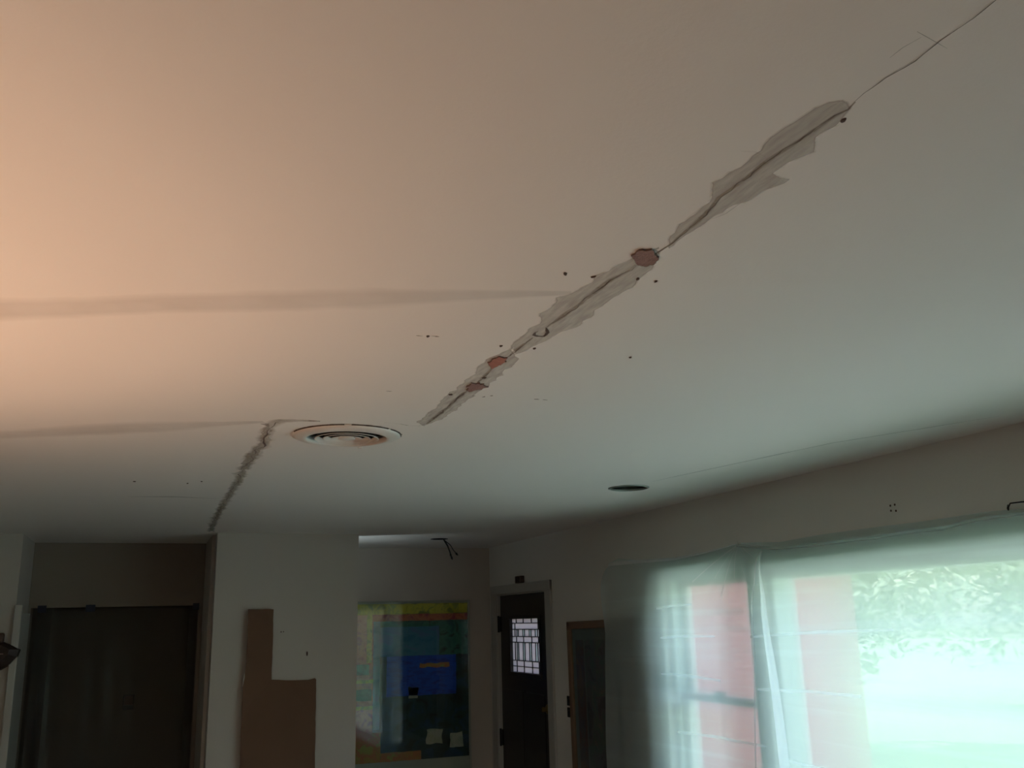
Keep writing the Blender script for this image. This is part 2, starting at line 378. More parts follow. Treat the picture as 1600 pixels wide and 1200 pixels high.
def patch(name, poly, m, parent, dz, inset=0.008, ragged=0.004, step=0.012, cover=1.0):
    """flat skim of filler with a ragged feathered edge"""
    pts = densify([(x, y, 0) for x, y in poly] + [(poly[0][0], poly[0][1], 0)], step)[:-1]
    n = len(pts); sd = random.random()*50
    area = sum(pts[i].x*pts[(i+1) % n].y-pts[(i+1) % n].x*pts[i].y for i in range(n))
    sg = 1 if area > 0 else -1
    bm = bmesh.new(); lay = bm.verts.layers.float.new('cover'); O = []; I = []
    for i in range(n):
        d = (pts[(i+1) % n]-pts[i-1]).normalized(); nn = Vector((-d.y, d.x, 0))*sg
        r = noise.noise(Vector((i*0.45, sd, 0)))*ragged*2
        a = bm.verts.new((pts[i].x-nn.x*r, pts[i].y-nn.y*r, H-dz)); a[lay] = 0.0
        b = bm.verts.new((pts[i].x-nn.x*r+nn.x*inset, pts[i].y-nn.y*r+nn.y*inset, H-dz)); b[lay] = cover
        O.append(a); I.append(b)
    for i in range(n): bm.faces.new((O[i], O[(i+1) % n], I[(i+1) % n], I[i]))
    es = [bm.edges.get((I[i], I[(i+1) % n])) for i in range(n)]
    bmesh.ops.triangle_fill(bm, use_beauty=True, use_dissolve=False, edges=es)
    return obj(name, bm, m, parent)
def blob(name, c, rx, ry, m, parent, dz=0.002, depth=0.002, rot=0.0, rag=0.25):
    """small irregular dent: a ragged disc with a rim"""
    bm = bmesh.new(); n = 14; sd = random.random()*90
    ring = []; low = []
    for k in range(n):
        a = 2*PI*k/n; r = 1+rag*noise.noise(Vector((math.cos(a)*1.5, math.sin(a)*1.5, sd)))*2
        x, y = rx*r*math.cos(a), ry*r*math.sin(a)
        x, y = x*math.cos(rot)-y*math.sin(rot), x*math.sin(rot)+y*math.cos(rot)
        ring.append(bm.verts.new((c[0]+x, c[1]+y, H))); low.append(bm.verts.new((c[0]+x*0.8, c[1]+y*0.8, H-dz)))
    for k in range(n): bm.faces.new((ring[k], ring[(k+1) % n], low[(k+1) % n], low[k]))
    bm.faces.new(low)
    return obj(name, bm, m, parent)

# ------------------------------------------------------------ ceiling, with true holes
VC, VR = (0.528, 2.733), 0.128
DC, DR = (1.945, 3.611), 0.080
JC, JR = (1.845, 6.183), 0.048
X0, X1, Y0, Y1 = -7.6, 2.48, -3.0, 9.6
bm = bmesh.new()
loops = []
def ring_edges(pts):
    vs = [bm.verts.new((x, y, H)) for x, y in pts]
    return [bm.edges.new((vs[i], vs[(i+1) % len(vs)])) for i in range(len(vs))]
es = ring_edges([(X0, Y0), (X1, Y0), (X1, Y1), (X0, Y1)])
for (c, r) in ((VC, VR), (DC, DR), (JC, JR)):
    es += ring_edges([(c[0]+r*math.cos(2*PI*k/48), c[1]+r*math.sin(2*PI*k/48)) for k in range(48)])
bmesh.ops.triangle_fill(bm, use_beauty=True, use_dissolve=False, edges=es)
for f in bm.faces:
    if f.normal.z > 0: f.normal_flip()
me = bpy.data.meshes.new('ceiling'); bm.to_mesh(me); bm.free(); me.materials.append(MAT['ceiling'])
ceiling = bpy.data.objects.new('ceiling', me); C.objects.link(ceiling)
ceiling['kind'] = 'structure'; ceiling['label'] = 'off white plasterboard ceiling with a long cracked joint and filler patches'
bm = bmesh.new(); box(bm, (X0-.2, Y0-.2, 2.66), (3.05, Y1+.2, 2.78)); struct('roof_deck', bm, 'roof', 'roof deck and eave over the room')

cr_ = ceiling
for nm, poly, m in (('filler_patch', P1, 'skim2'), ('filler_patch', P2, 'skim2'), ('filler_patch', P3, 'skim2'), ('filler_patch', P4, 'skim')):
    patch(nm, poly, m, cr_, 0.0003, inset=0.007 if poly is not P4 else 0.016, ragged=0.005)
for pts, w in ((CRACK_A, 0.0022), (CRACK_B, 0.0028), (CRACK_C, 0.0026), (CRACK_D, 0.0035), (CRACK_E, 0.0045), (CRACK_G, 0.0055)):
    crack('crack_dirt', pts, w*(2.6 if pts is not CRACK_G else 4.5), 'crack_stain' if pts is not CRACK_G else 'crack_halo', cr_, 0.0005, step=0.02)
for pts, w, j in ((CRACK_UP, 0.0008, 0.0004), (CRACK_A, 0.0010, 0.0022), (CRACK_B, 0.0013, 0.0028), (CRACK_C, 0.0014, 0.0015), (CRACK_D, 0.0018, 0.002),
                  (CRACK_E, 0.0022, 0.002), (CRACK_F, 0.0018, 0.002), (CRACK_G, 0.0023, 0.0075)):
    crack('crack', pts, w, 'crack' if pts is not CRACK_F else 'crack_stain', cr_, 0.0007, jitter=j, step=0.010 if pts is not CRACK_G else 0.030, wvar=0.8)
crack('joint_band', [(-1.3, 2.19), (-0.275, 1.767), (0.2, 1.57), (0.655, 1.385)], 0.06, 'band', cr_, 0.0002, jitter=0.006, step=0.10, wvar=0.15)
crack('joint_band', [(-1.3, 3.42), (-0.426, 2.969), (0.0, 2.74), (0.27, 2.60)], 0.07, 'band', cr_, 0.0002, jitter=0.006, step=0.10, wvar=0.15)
tag(crack('torn_joint_tape', SQUIG, 0.0045, 'crack', cr_, 0.0009, jitter=0.001, step=0.006, wvar=0.2), 'dark curl of torn joint tape')
for pts in (L1, L2, L3, L4, L7, L8):
    crack('scratch', pts, 0.0010, 'scratch', cr_, 0.0004, jitter=0.0005)
crack('scratch', L5, 0.010, 'scratch', cr_, 0.0004, jitter=0.001, step=0.05)
crack('scratch', L6, 0.0035, 'scratch', cr_, 0.0004, jitter=0.001, step=0.05)
for poly, m, lab in ((H1, 'plaster_mauve', 'bare reddish brown plaster where the surface has broken away'), (H2, 'plaster_red', 'orange red bare plaster hole'), (H3, 'plaster_mauve', 'small greyish red broken spot')):
    cx0 = sum(p[0] for p in poly)/len(poly); cy0 = sum(p[1] for p in poly)/len(poly)
    ring = densify([(x, y, 0) for x, y in poly]+[(poly[0][0], poly[0][1], 0)], 0.004)[:-1]
    sd = random.random()*20; n = len(ring)
    bm = bmesh.new(); A = []; B = []; D = []
    for i, q in enumerate(ring):
        k = 1+0.16*noise.noise(Vector((i*0.5, sd, 0)))*2
        A.append(bm.verts.new((cx0+(q.x-cx0)*k*1.02, cy0+(q.y-cy0)*k*1.02, H-0.0005)))
        B.append(bm.verts.new((cx0+(q.x-cx0)*k*1.00, cy0+(q.y-cy0)*k*1.00, H-0.0032)))
        D.append(bm.verts.new((cx0+(q.x-cx0)*k*0.90, cy0+(q.y-cy0)*k*0.90, H-0.0024)))
    for i in range(n):
        j = (i+1) % n
        bm.faces.new((A[i], A[j], B[j], B[i])); bm.faces.new((B[i], B[j], D[j], D[i]))
    h = obj('plaster_hole', bm, 'rim', cr_); h['label'] = lab
    bm = bmesh.new(); vs = []
    cc = bm.verts.new((cx0, cy0, H-0.0026))
    for i, q in enumerate(ring):
        k = 1+0.16*noise.noise(Vector((i*0.5, sd, 0)))*2
        vs.append(bm.verts.new((cx0+(q.x-cx0)*k*0.96, cy0+(q.y-cy0)*k*0.96, H-0.0030)))
    for i in range(n): bm.faces.new((vs[i], vs[(i+1) % n], cc))
    obj('bare_plaster', bm, m, h)
for c, rx, ry, rot in (((0.607, 1.304), .0042, .009, -.5), ((0.658, 1.303), .0035, .006, .6), ((0.734, 1.289), .0040, .0065, -.3), ((0.769, 1.291), .0030, .004, 0),
                       ((0.486, 1.701), .004, .006, 0), ((0.649, 1.723), .004, .006, 0), ((0.723, 1.721), .004, .006, 0), ((0.952, 1.726), .0035, .0045, 0),
                       ((0.714, 0.758), .0036, .0055, 0), ((0.702, 1.978), .007, .009, 0), ((0.675, 2.156), .006, .009, 0),
                       ((0.118, 3.833), .005, .010, 0), ((0.167, 3.771), .005, .007, 0), ((-0.075, 3.82), .006, .010, 0)):
    blob('nail_hole', c, rx*.8, ry*.8, 'hole', cr_, rot=rot)
for c, rx, ry in (((0.735, 2.154), .007, .005), ((0.763, 2.161), .006, .009), ((0.778, 2.142), .004, .007), ((0.905, 2.149), .010, .005), ((0.928, 2.149), .009, .005), ((0.52, 2.164), .009, .004), ((0.470, 1.703), .009, .004), ((0.500, 1.698), .011, .005)):
    patch('scuff', [(c[0]+rx*math.cos(2*PI*k/10), c[1]+ry*math.sin(2*PI*k/10)) for k in range(10)], 'crack_stain', cr_, 0.0004, inset=0.003, ragged=0.002, step=0.004)
h = blob('nail_anchor', (0.605, 2.912), .007, .012, 'white', cr_, dz=0.006); h['label'] = 'small white plug'

# ------------------------------------------------------------ floor and walls
bm = bmesh.new(); box(bm, (X0-.1, Y0-.1, -0.15), (2.6, Y1+.1, 0.0)); struct('floor', bm, 'floor', 'brown oak floor')
OPEN = [(5.83, 6.78, -0.01, 2.075), (3.537, 4.28, 0.62, 2.10), (0.75, 3.43, 0.62, 2.065)]
struct('wall_right', slab_openings('X', 2.48, 2.64, Y0-.2, 7.1, -0.05, 2.70, OPEN), 'wall_right', 'beige painted wall over the windows and the front door')
# foyer far wall
struct('wall_foyer', slab_openings('Y', 6.95, 7.1, 0.5, 2.48, 0, 2.70, []), 'wall', 'far foyer wall behind the colourful poster')
# column / partition end facing the room
struct('wall_column', slab_openings('Y', 5.88, 6.03, 0.37, 1.225, 0, 2.70, []), 'wall', 'narrow wall between the alcove and the foyer')
struct('wall_alcove_right', slab_openings('X', 0.35, 0.50, 6.03, 6.78, 0, 2.70, []), 'wall')
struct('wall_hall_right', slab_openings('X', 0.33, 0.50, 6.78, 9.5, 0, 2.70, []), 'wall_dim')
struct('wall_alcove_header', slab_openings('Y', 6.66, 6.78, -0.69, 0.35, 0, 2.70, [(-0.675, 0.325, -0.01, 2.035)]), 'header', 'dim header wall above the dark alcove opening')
struct('wall_left_return', slab_openings('X', -0.85, -0.69, 6.19, 6.78, 0, 2.70, []), 'wall')
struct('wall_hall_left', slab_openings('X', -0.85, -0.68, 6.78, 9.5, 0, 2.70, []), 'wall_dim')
struct('wall_left_front', slab_openings('Y', 6.05, 6.19, -1.35, -0.69, 0, 2.70, []), 'wall', 'narrow pale wall at the left of the alcove')
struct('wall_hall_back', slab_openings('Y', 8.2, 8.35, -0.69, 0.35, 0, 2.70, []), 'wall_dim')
# living room side walls outside the frame, which keep the lamp's light to the opening
struct('wall_left_partition', slab_openings('X', -1.50, -1.35, 3.42, 6.19, 0, 2.70, []), 'wall')
struct('wall_back', slab_openings('Y', Y0-.2, Y0, X0-.2, 2.48, 0, 2.70, [(0.3, 1.2, 0.95, 2.0)]), 'wall')  # unseen opening added behind the camera to raise the room's daylight
struct('wall_far_left', slab_openings('X', X0-.2, X0, Y0-.2, Y1, 0, 2.70, []), 'wall')
struct('wall_back_left', slab_openings('Y', Y1-.15, Y1, X0, -0.85, 0, 2.70, []), 'wall')
# trim
bm = bmesh.new()
box(bm, (2.462, 5.735, 0), (2.4802, 5.83, 2.14), 0.004); box(bm, (2.462, 6.78, 0), (2.4802, 6.89, 2.14), 0.004); box(bm, (2.460, 5.735, 2.075), (2.4804, 6.89, 2.14), 0.004)
struct('trim_1', bm, 'trim', 'painted casing around the dark front door')
bm = bmesh.new(); box(bm, (-0.695, 6.025, 0), (-0.655, 6.065, 2.04), 0.004); struct('trim_2', bm, 'trim', 'pale corner strip left of the alcove')
bm = bmesh.new(); box(bm, (-0.6905, 6.10, 0), (-0.672, 6.62, 2.00), 0.003); struct('trim_3', bm, 'trim')
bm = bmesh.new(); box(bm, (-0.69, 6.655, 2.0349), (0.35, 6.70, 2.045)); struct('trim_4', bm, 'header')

# ------------------------------------------------------------ front door, a little ajar
hinge = Vector((2.50, 6.775, 0))
door = bpy.data.objects.new('door_1', None); C.objects.link(door); door.location = hinge; door['kind'] = 'structure'
door['label'] = 'nearly black front door with a leaded glass light'; door.empty_display_size = 0.05
def dl(name, bm, m, parent=None, smooth=False): return obj(name, bm, m, parent or door, smooth)
DW = 0.935
# slab pieces in door space: x = thickness, y = -distance from the hinge
GY0, GY1, GZ0, GZ1 = -0.735, -0.195, 1.525, 1.895
bm = slab_openings('X', 0.0, 0.042, -DW, 0.0, 0.01, 2.0665, [(GY0, GY1, GZ0, GZ1)])
dl('door_slab', bm, 'door')
bm = bmesh.new()
for lo, hi in (((-0.006, GY0-0.03, GZ0-0.03), (0.002, GY1+0.03, GZ0)), ((-0.006, GY0-0.03, GZ1), (0.002, GY1+0.03, GZ1+0.03)), ((-0.006, GY0-0.03, GZ0), (0.002, GY0, GZ1)), ((-0.006, GY1, GZ0), (0.002, GY1+0.03, GZ1))): box(bm, lo, hi, 0.002)
for zz in ((0.2, 0.75), (0.85, 1.40)):
    for ya, yb in ((-0.80, -0.47), (-0.415, -0.085)):
        box(bm, (-0.004, ya, zz[0]), (0.001, yb, zz[1]), 0.003)
dl('door_moulding', bm, 'door')
# leaded panes
gl = bpy.data.objects.new('leaded_glass', None); C.objects.link(gl); gl.parent = door
gl['label'] = 'small leaded panes, some clear and bright'
rowz = [1.895, 1.865, 1.822, 1.772, 1.732, 1.606, 1.566, 1.525]
span = GY1-GY0
def panes_row(kind):
    if kind == 'a': return [0, .15, .40, .68, .90, 1.0]
    if kind == 'w': return [0, .10, .90, 1.0]
    return [0, .10, .17, .22, .38, .44, .60, .66, .80, .87, 1.0]
kinds = ['a', 'w', 'b', 'a', 'b', 'a', 'a']
bmC = bmesh.new(); bmP = bmesh.new(); bmB = bmesh.new()
for r in range(7):
    zt, zb = rowz[r], rowz[r+1]; fr = panes_row(kinds[r])
    box(bmC, (0.012, GY0, zb-0.0025), (0.026, GY1, zb+0.0025))
    for i in range(len(fr)-1):
        ya, yb = GY1-span*fr[i], GY1-span*fr[i+1]
        if 0 < i: box(bmC, (0.012, ya-0.003, zb), (0.026, ya+0.003, zt))
        bright = kinds[r] == 'b' and i in (2, 4, 6, 8)
        box(bmB if bright else bmP, (0.017, yb, zb), (0.021, ya, zt))
obj('glass_pane', bmP, 'leaded', gl); obj('bevelled_pane', bmB, 'bevel', gl); obj('lead_came', bmC, 'iron', gl)
for z in (1.86, 1.06, 0.25):
    bm = bmesh.new(); box(bm, (-0.014, -0.02, z-0.055), (0.004, 0.055, z+0.055), 0.003); tube(bm, [(-0.016, 0.004, z-0.06), (-0.016, 0.004, z+0.06)], 0.008)
    dl('hinge', bm, 'iron')
bm = bmesh.new(); lathe(bm, [(0.0001, -0.03), (0.012, -0.03), (0.016, -0.022), (0.031, -0.012), (0.033, 0.0)], (0, -0.855, 1.315), 24, 'X'); box(bm, (-0.05, -0.859, 1.300), (-0.026, -0.851, 1.330), 0.002)
dl('deadbolt', bm, 'brass', smooth=False)
bm = bmesh.new(); lathe(bm, [(0.0001, -0.075), (0.018, -0.074), (0.028, -0.062), (0.028, -0.05), (0.014, -0.035), (0.012, -0.015), (0.030, -0.008), (0.032, 0.0)], (0, -0.855, 0.90), 24, 'X')
dl('door_knob', bm, 'brass', smooth=True)
door.rotation_euler.z = R_(0.6)
# door jamb
bm = bmesh.new(); box(bm, (2.4801, 5.8301, 0), (2.639, 5.834, 2.074)); box(bm, (2.55, 5.8301, 0), (2.58, 5.85, 2.07))
box(bm, (2.4801, 5.834, 2.068), (2.639, 6.776, 2.0749)); box(bm, (2.4801, 6.7762, 0), (2.639, 6.7799, 2.074)); struct('trim_6', bm, 'trim')

# ------------------------------------------------------------ windows
def window(name, y0, y1, z0, z1, hung, label):
    w = bpy.data.objects.new(name, None); C.objects.link(w); w.location = (2.56, (y0+y1)/2, z0); w['kind'] = 'structure'; w['label'] = label; w.empty_display_size = 0.05
    def b(nm, m, boxes, bev=0.004, parent=None):
        bm = bmesh.new()
        for lo, hi in boxes: box(bm, lo, hi, bev)
        return objw(nm, bm, m, parent or w)
    t = 0.035
    b('window_frame', 'vinyl', [((2.50, y0, z0), (2.60, y0+t, z1)), ((2.50, y1-t, z0), (2.60, y1, z1)), ((2.50, y0, z1-t), (2.60, y1, z1)), ((2.50, y0, z0), (2.60, y1, z0+t))])
    if hung:
        zm = 1.50
        for nm, za, zb, x in (('upper_sash', zm-0.02, z1-t, 2.565), ('lower_sash', z0+t, zm+0.02, 2.535)):
            s = b(nm, 'vinyl', [((x, y0+t, za), (x+.028, y0+t+.035, zb)), ((x, y1-t-.035, za), (x+.028, y1-t, zb)), ((x, y0+t, za), (x+.028, y1-t, za+.035)), ((x, y0+t, zb-.035), (x+.028, y1-t, zb))])
            b('glass_pane', 'glass', [((x+.012, y0+t+.02, za+.02), (x+.016, y1-t-.02, zb-.02))], 0, s)
        bm = bmesh.new(); box(bm, (2.515, (y0+y1)/2-.03, zm+.02), (2.545, (y0+y1)/2+.03, zm+.04), 0.004); objw('sash_lock', bm, 'iron', w)
    else:
        b('glass_pane', 'glass', [((2.556, y0+t-.01, z0+t-.01), (2.562, y1-t+.01, z1-t+.01))], 0)
    return w
window('window_1', 3.537, 4.28, 0.62, 2.10, True, 'double hung window nearest the front door, behind the plastic')
window('window_2', 0.75, 3.43, 0.62, 2.065, False, 'wide fixed window behind the plastic')
bm = bmesh.new()
for ya, yb in ((4.28, 4.38), (0.64, 0.75)): box(bm, (2.46, ya, 0.55), (2.4803, yb, 2.13), 0.004)
box(bm, (2.461, 3.435, 0.62), (2.4801, 3.532, 2.09), 0.004)
box(bm, (2.458, 0.64, 2.067), (2.4803, 3.50, 2.16), 0.004); box(bm, (2.458, 3.50, 2.10), (2.4803, 4.38, 2.16), 0.004); box(bm, (2.43, 0.60, 0.585), (2.4803, 4.42, 0.62), 0.004)
struct('trim_5', bm, 'vinyl', 'window casing behind the plastic')

# ------------------------------------------------------------ ceiling fittings
v = empty('ceiling_vent', (VC[0], VC[1], H), 'round white ceiling air vent of concentric rings beside the crack', 'vent')
bm = bmesh.new(); lathe(bm, [(0.160, 0.0005), (0.160, -0.004), (0.150, -0.009), (0.128, -0.013), (0.120, -0.013), (0.117, -0.010), (0.119, 0.012), (0.127, 0.012), (0.127, 0.0005)], (0, 0, 0), 96, close=True)
obj('outer_ring', bm, 'vent', v, True)
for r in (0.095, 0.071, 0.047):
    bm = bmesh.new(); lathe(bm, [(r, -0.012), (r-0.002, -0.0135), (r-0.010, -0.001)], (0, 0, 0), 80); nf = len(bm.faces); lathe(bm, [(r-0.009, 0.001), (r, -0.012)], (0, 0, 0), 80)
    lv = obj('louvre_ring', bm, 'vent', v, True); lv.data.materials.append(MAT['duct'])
    for i_, f_ in enumerate(lv.data.polygons): f_.material_index = 1 if i_ >= nf else 0  # outer faces near black: shade between the rings put into the colour
bm = bmesh.new(); lathe(bm, [(0.0001, -0.0135), (0.022, -0.013), (0.026, -0.0115), (0.012, 0.004), (0.0001, 0.004)], (0, 0, 0), 64); obj('centre_cone', bm, 'vent', v, True)
bm = bmesh.new(); lathe(bm, [(0.1275, 0.013), (0.1275, 0.16), (0.0001, 0.16)], (0, 0, 0), 48); obj('duct', bm, 'duct', v, True)
for a in (0.5, 2.6, 4.7):
    bm = bmesh.new(); tube(bm, [(0.012*math.cos(a), 0.012*math.sin(a), 0.006), (0.110*math.cos(a), 0.110*math.sin(a), 0.011)], 0.002, 6); obj('bracket', bm, 'duct', v)
bm = bmesh.new()      # dirty broken caulk at the near rim
for k in range(46):
    a = R_(188+k*3.6); a2 = a+R_(3.7)
    if k in (19, 20, 33): continue
    w = 0.0024+0.0022*abs(noise.noise(Vector((k*0.7, 3, 1))))*2
    p = [bm.verts.new((r*math.cos(t), r*math.sin(t), z)) for r, t, z in ((0.1595, a, -0.0035), (0.1595, a2, -0.0035), (0.1605+w, a2, -0.0006), (0.1605+w, a, -0.0006))]
    bm.faces.new(p)
o = obj('rim_gap', bm, 'hole', v)

d = empty('recessed_downlight', (DC[0], DC[1], H), 'empty round recessed downlight can with a thin rim near the window wall', 'downlight')
bm = bmesh.new(); lathe(bm, [(0.090, 0.0005), (0.090, -0.003), (0.085, -0.005), (0.079, -0.004), (0.079, 0.003)], (0, 0, 0), 64); obj('trim_ring', bm, mat('grey_rim', (0.30, 0.34, 0.31), 0.35, 0.3), d, True)
bm = bmesh.new(); lathe(bm, [(0.0792, -0.001), (0.0790, 0.05), (0.074, 0.052), (0.074, 0.11), (0.0001, 0.11)], (0, 0, 0), 64); obj('can', bm, 'can', d, True)
bm = bmesh.new(); lathe(bm, [(0.0001, 0.104), (0.02, 0.104), (0.02, 0.085), (0.016, 0.082), (0.016, 0.109)], (0.01, 0.0, 0), 24); obj('lamp_socket', bm, 'black', d, True)
bm = bmesh.new(); bmesh.ops.create_uvsphere(bm, u_segments=10, v_segments=8, radius=0.005, matrix=Matrix.Translation((0.045, -0.045, 0.03))); obj('rivet', bm, 'white', d, True)

j = empty('ceiling_wires', (JC[0], JC[1], H), 'black wires dangling from a small open hole in the foyer ceiling', 'wires')
bm = bmesh.new(); lathe(bm, [(0.060, 0.0004), (0.060, -0.002), (0.047, -0.002), (0.047, 0.05), (0.0001, 0.05)], (0, 0, 0), 40); obj('junction_box', bm, 'black', j)
for pts, r in (([(0, 0, .04), (.030, 0, 0), (.062, .01, -.042), (.080, .01, -.090), (.093, .012, -.129)], .0042),
               ([(0, .01, .04), (.040, .006, -.01), (.078, .0, -.040), (.100, .0, -.075), (.125, .0, -.103)], .0030),
               ([(-.01, .0, .04), (.028, -.006, -.004), (.055, -.010, -.050), (.070, -.008, -.085), (.080, -.006, -.112)], .0036)):
    bm = bmesh.new(); tube(bm, pts, r, 8); w = obj('wire', bm, 'black', j, True)
    e = Vector(pts[-1]); e0 = Vector(pts[-2]); dd = (e-e0).normalized()
    bm = bmesh.new(); tube(bm, [e-dd*.012, e-dd*.002, e+dd*.012], [.0055, .0075, .003], 8); obj('wire_nut', bm, 'black', w, True)

# ------------------------------------------------------------ foyer poster (plain colour fields behind glazing)
p = empty('framed_poster', (1.865, 6.95, 0.93), 'tall poster of blue, yellow, red and dark green colour fields on the foyer wall', 'poster')
bm = bmesh.new(); box(bm, (-0.50, -0.014, -0.10), (0.434, -0.002, 1.112), 0.001); obj('mount_board', bm, mat('poster_margin', (0.42, 0.40, 0.36), 0.7), p)
def paint(name, cols, scale, stretch=(1, 1, 1)):
    m = mat(name, cols[0], 0.6); nt = m.node_tree; n = nt.nodes; l = nt.links; b = n['Principled BSDF']; tc = n['Texture Coordinate']
    mp = n.new('ShaderNodeMapping'); mp.inputs['Scale'].default_value = stretch; l.new(tc.outputs['Object'], mp.inputs[0])
    nz = n.new('ShaderNodeTexNoise'); nz.inputs['Scale'].default_value = scale; nz.inputs['Detail'].default_value = 3; nz.inputs['Distortion'].default_value = 0.8
    l.new(mp.outputs[0], nz.inputs['Vector'])
    cr = n.new('ShaderNodeValToRGB'); cr.color_ramp.interpolation = 'EASE'
    while len(cr.color_ramp.elements) < len(cols): cr.color_ramp.elements.new(0.5)
    for i, c in enumerate(cols):
        cr.color_ramp.elements[i].position = 0.34+0.32*i/(len(cols)-1); cr.color_ramp.elements[i].color = (*c, 1)
    l.new(nz.outputs[0], cr.inputs[0]); l.new(cr.outputs[0], b.inputs['Base Color']); return m
YEL = paint('paint_yellow', [(.42, .36, .03), (.62, .52, .05), (.30, .30, .05)], 18)
RED = paint('paint_red', [(.42, .07, .04), (.55, .16, .08), (.35, .05, .07)], 14)
SKY = paint('paint_sky', [(.03, .17, .32), (.07, .24, .40), (.10, .20, .42)], 7, (1, 1, 2))
SEA = paint('paint_sea', [(.008, .05, .42), (.015, .09, .60), (.01, .04, .36)], 9, (1, 1, 3))
GRN = paint('paint_dark_green', [(.006, .018, .020), (.012, .045, .055), (.02, .06, .12)], 11)
OCH = paint('paint_ochre', [(.42, .24, .05), (.50, .16, .06), (.38, .33, .07)], 16)
TEA = paint('paint_teal', [(.03, .12, .12), (.05, .20, .16), (.02, .05, .05)], 12)
CRM = paint('paint_cream', [(.45, .42, .30), (.50, .47, .40), (.35, .38, .30)], 12)
def field(name, x0, x1, z0, z1, m, y=-0.0150, parent=None, wav=0.004):
    bm = bmesh.new(); pts = densify([(x0, z0, 0), (x1, z0, 0), (x1, z1, 0), (x0, z1, 0), (x0, z0, 0)], 0.02)[:-1]; sd = random.random()*30
    vs = [(q.x+wav*noise.noise(Vector((q.x*20, q.y*20, sd))), q.y+wav*noise.noise(Vector((q.x*20, q.y*20, sd+9)))) for q in pts]
    f = bm.faces.new([bm.verts.new((a, y, b)) for a, b in vs])
    r = bmesh.ops.extrude_face_region(bm, geom=[f]); 
    for g in r['geom']:
        if isinstance(g, bmesh.types.BMVert): g.co.y += 0.0004
    return obj(name, bm, m, pr)
pr = obj('print', (lambda b: (box(b, (-0.47, -0.0146, 0.0), (0.425, -0.0141, 1.095)), b)[1])(bmesh.new()), GRN, p); pr['label'] = 'printed colour fields'
field('colour_field', -0.47, 0.425, 1.02, 1.095, YEL)
field('colour_field', -0.47, -0.30, 0.20, 1.02, RED)
field('colour_field', -0.30, 0.425, 0.97, 1.02, RED)
field('colour_field', -0.30, -0.25, 0.22, 0.97, SKY, -0.0152)
field('colour_field', -0.35, -0.31, 0.68, 1.04, YEL, -0.0156)
field('colour_field', -0.25, 0.20, 0.72, 0.93, SKY)
field('colour_field', 0.20, 0.425, 0.72, 0.97, TEA, -0.0152)
field('colour_field', -0.25, 0.20, 0.93, 0.97, TEA, -0.0153)
field('colour_field', -0.20, 0.33, 0.44, 0.72, SEA)
field('colour_field', -0.43, -0.33, 0.60, 0.67, TEA, -0.0156)
field('colour_field', -0.43, -0.31, 0.42, 0.50, TEA, -0.0156)
field('colour_field', -0.45, -0.30, 0.54, 0.565, YEL, -0.0156)
field('colour_field', -0.45, -0.30, 0.36, 0.385, YEL, -0.0156)
field('colour_field', -0.47, -0.24, 0.0, 0.20, OCH)
field('colour_field', -0.24, 0.06, -0.0, 0.06, OCH)
field('colour_field', 0.10, 0.22, 0.10, 0.20, CRM, wav=0.012)
field('colour_field', 0.28, 0.38, 0.07, 0.17, CRM, wav=0.012)
field('colour_field', -0.04, 0.04, 0.42, 0.50, CRM, wav=0.012)
field('colour_field', -0.15, 0.0, 0.55, 0.63, CRM, wav=0.012) if False else None
field('colour_field', 0.05, 0.28, 0.635, 0.665, OCH, -0.0156, wav=0.012)
bm = bmesh.new(); box(bm, (-0.50, -0.021, -0.10), (0.434, -0.0185, 1.112)); obj('glazing', bm, 'glass', p)
bm = bmesh.new()
for lo, hi in (((-0.506, -0.024, -0.106), (-0.499, -0.0002, 1.118)), ((0.433, -0.024, -0.106), (0.440, -0.0002, 1.118)), ((-0.5, -0.024, 1.111), (0.434, -0.0002, 1.118)), ((-0.5, -0.024, -0.106), (0.434, -0.0002, -0.099))): box(bm, lo, hi, 0.001)
obj('frame', bm, mat('clear_edge_frame', (0.35, 0.36, 0.33), 0.3), p)

# ------------------------------------------------------------ cardboard on the column
k = empty('cardboard_sheet', (0.775, 5.878, 0.02), 'brown cardboard sheet with a tall tab standing against the narrow wall', 'cardboard')
def card_outline():
    base = [(0.555, 0.02), (1.0, 0.02), (0.983, 1.07), (0.977, 1.572), (0.968, 1.579), (0.93, 1.572), (0.80, 1.575), (0.716, 1.583), (0.713, 1.986), (0.564, 1.989), (0.566, 1.75), (0.560, 1.60), (0.553, 1.55)]
    return base
bm = bmesh.new(); pts = densify([(a, b, 0) for a, b in card_outline()+[card_outline()[0]]], 0.03)[:-1]
F_ = []; B_ = []
for q in pts:
    e = 0.003*noise.noise(Vector((q.x*30, q.y*30, 4)))
    bow = 0.018 + (0.020*max(0, (0.62-q.x)/0.06) if q.x < 0.62 else 0)
    F_.append(bm.verts.new((q.x+e-0.775, -bow-0.004, q.y+e-0.02))); B_.append(bm.verts.new((q.x+e-0.775, -bow, q.y+e-0.02)))
n_ = len(pts)
eF = [bm.edges.new((F_[i], F_[(i+1) % n_])) for i in range(n_)]; eB = [bm.edges.new((B_[i], B_[(i+1) % n_])) for i in range(n_)]
bmesh.ops.triangle_fill(bm, use_beauty=True, edges=eF); bmesh.ops.triangle_fill(bm, use_beauty=True, edges=eB)
for i in range(n_): bm.faces.new((F_[i], F_[(i+1) % n_], B_[(i+1) % n_], B_[i]))
obj('board', bm, 'card', k)
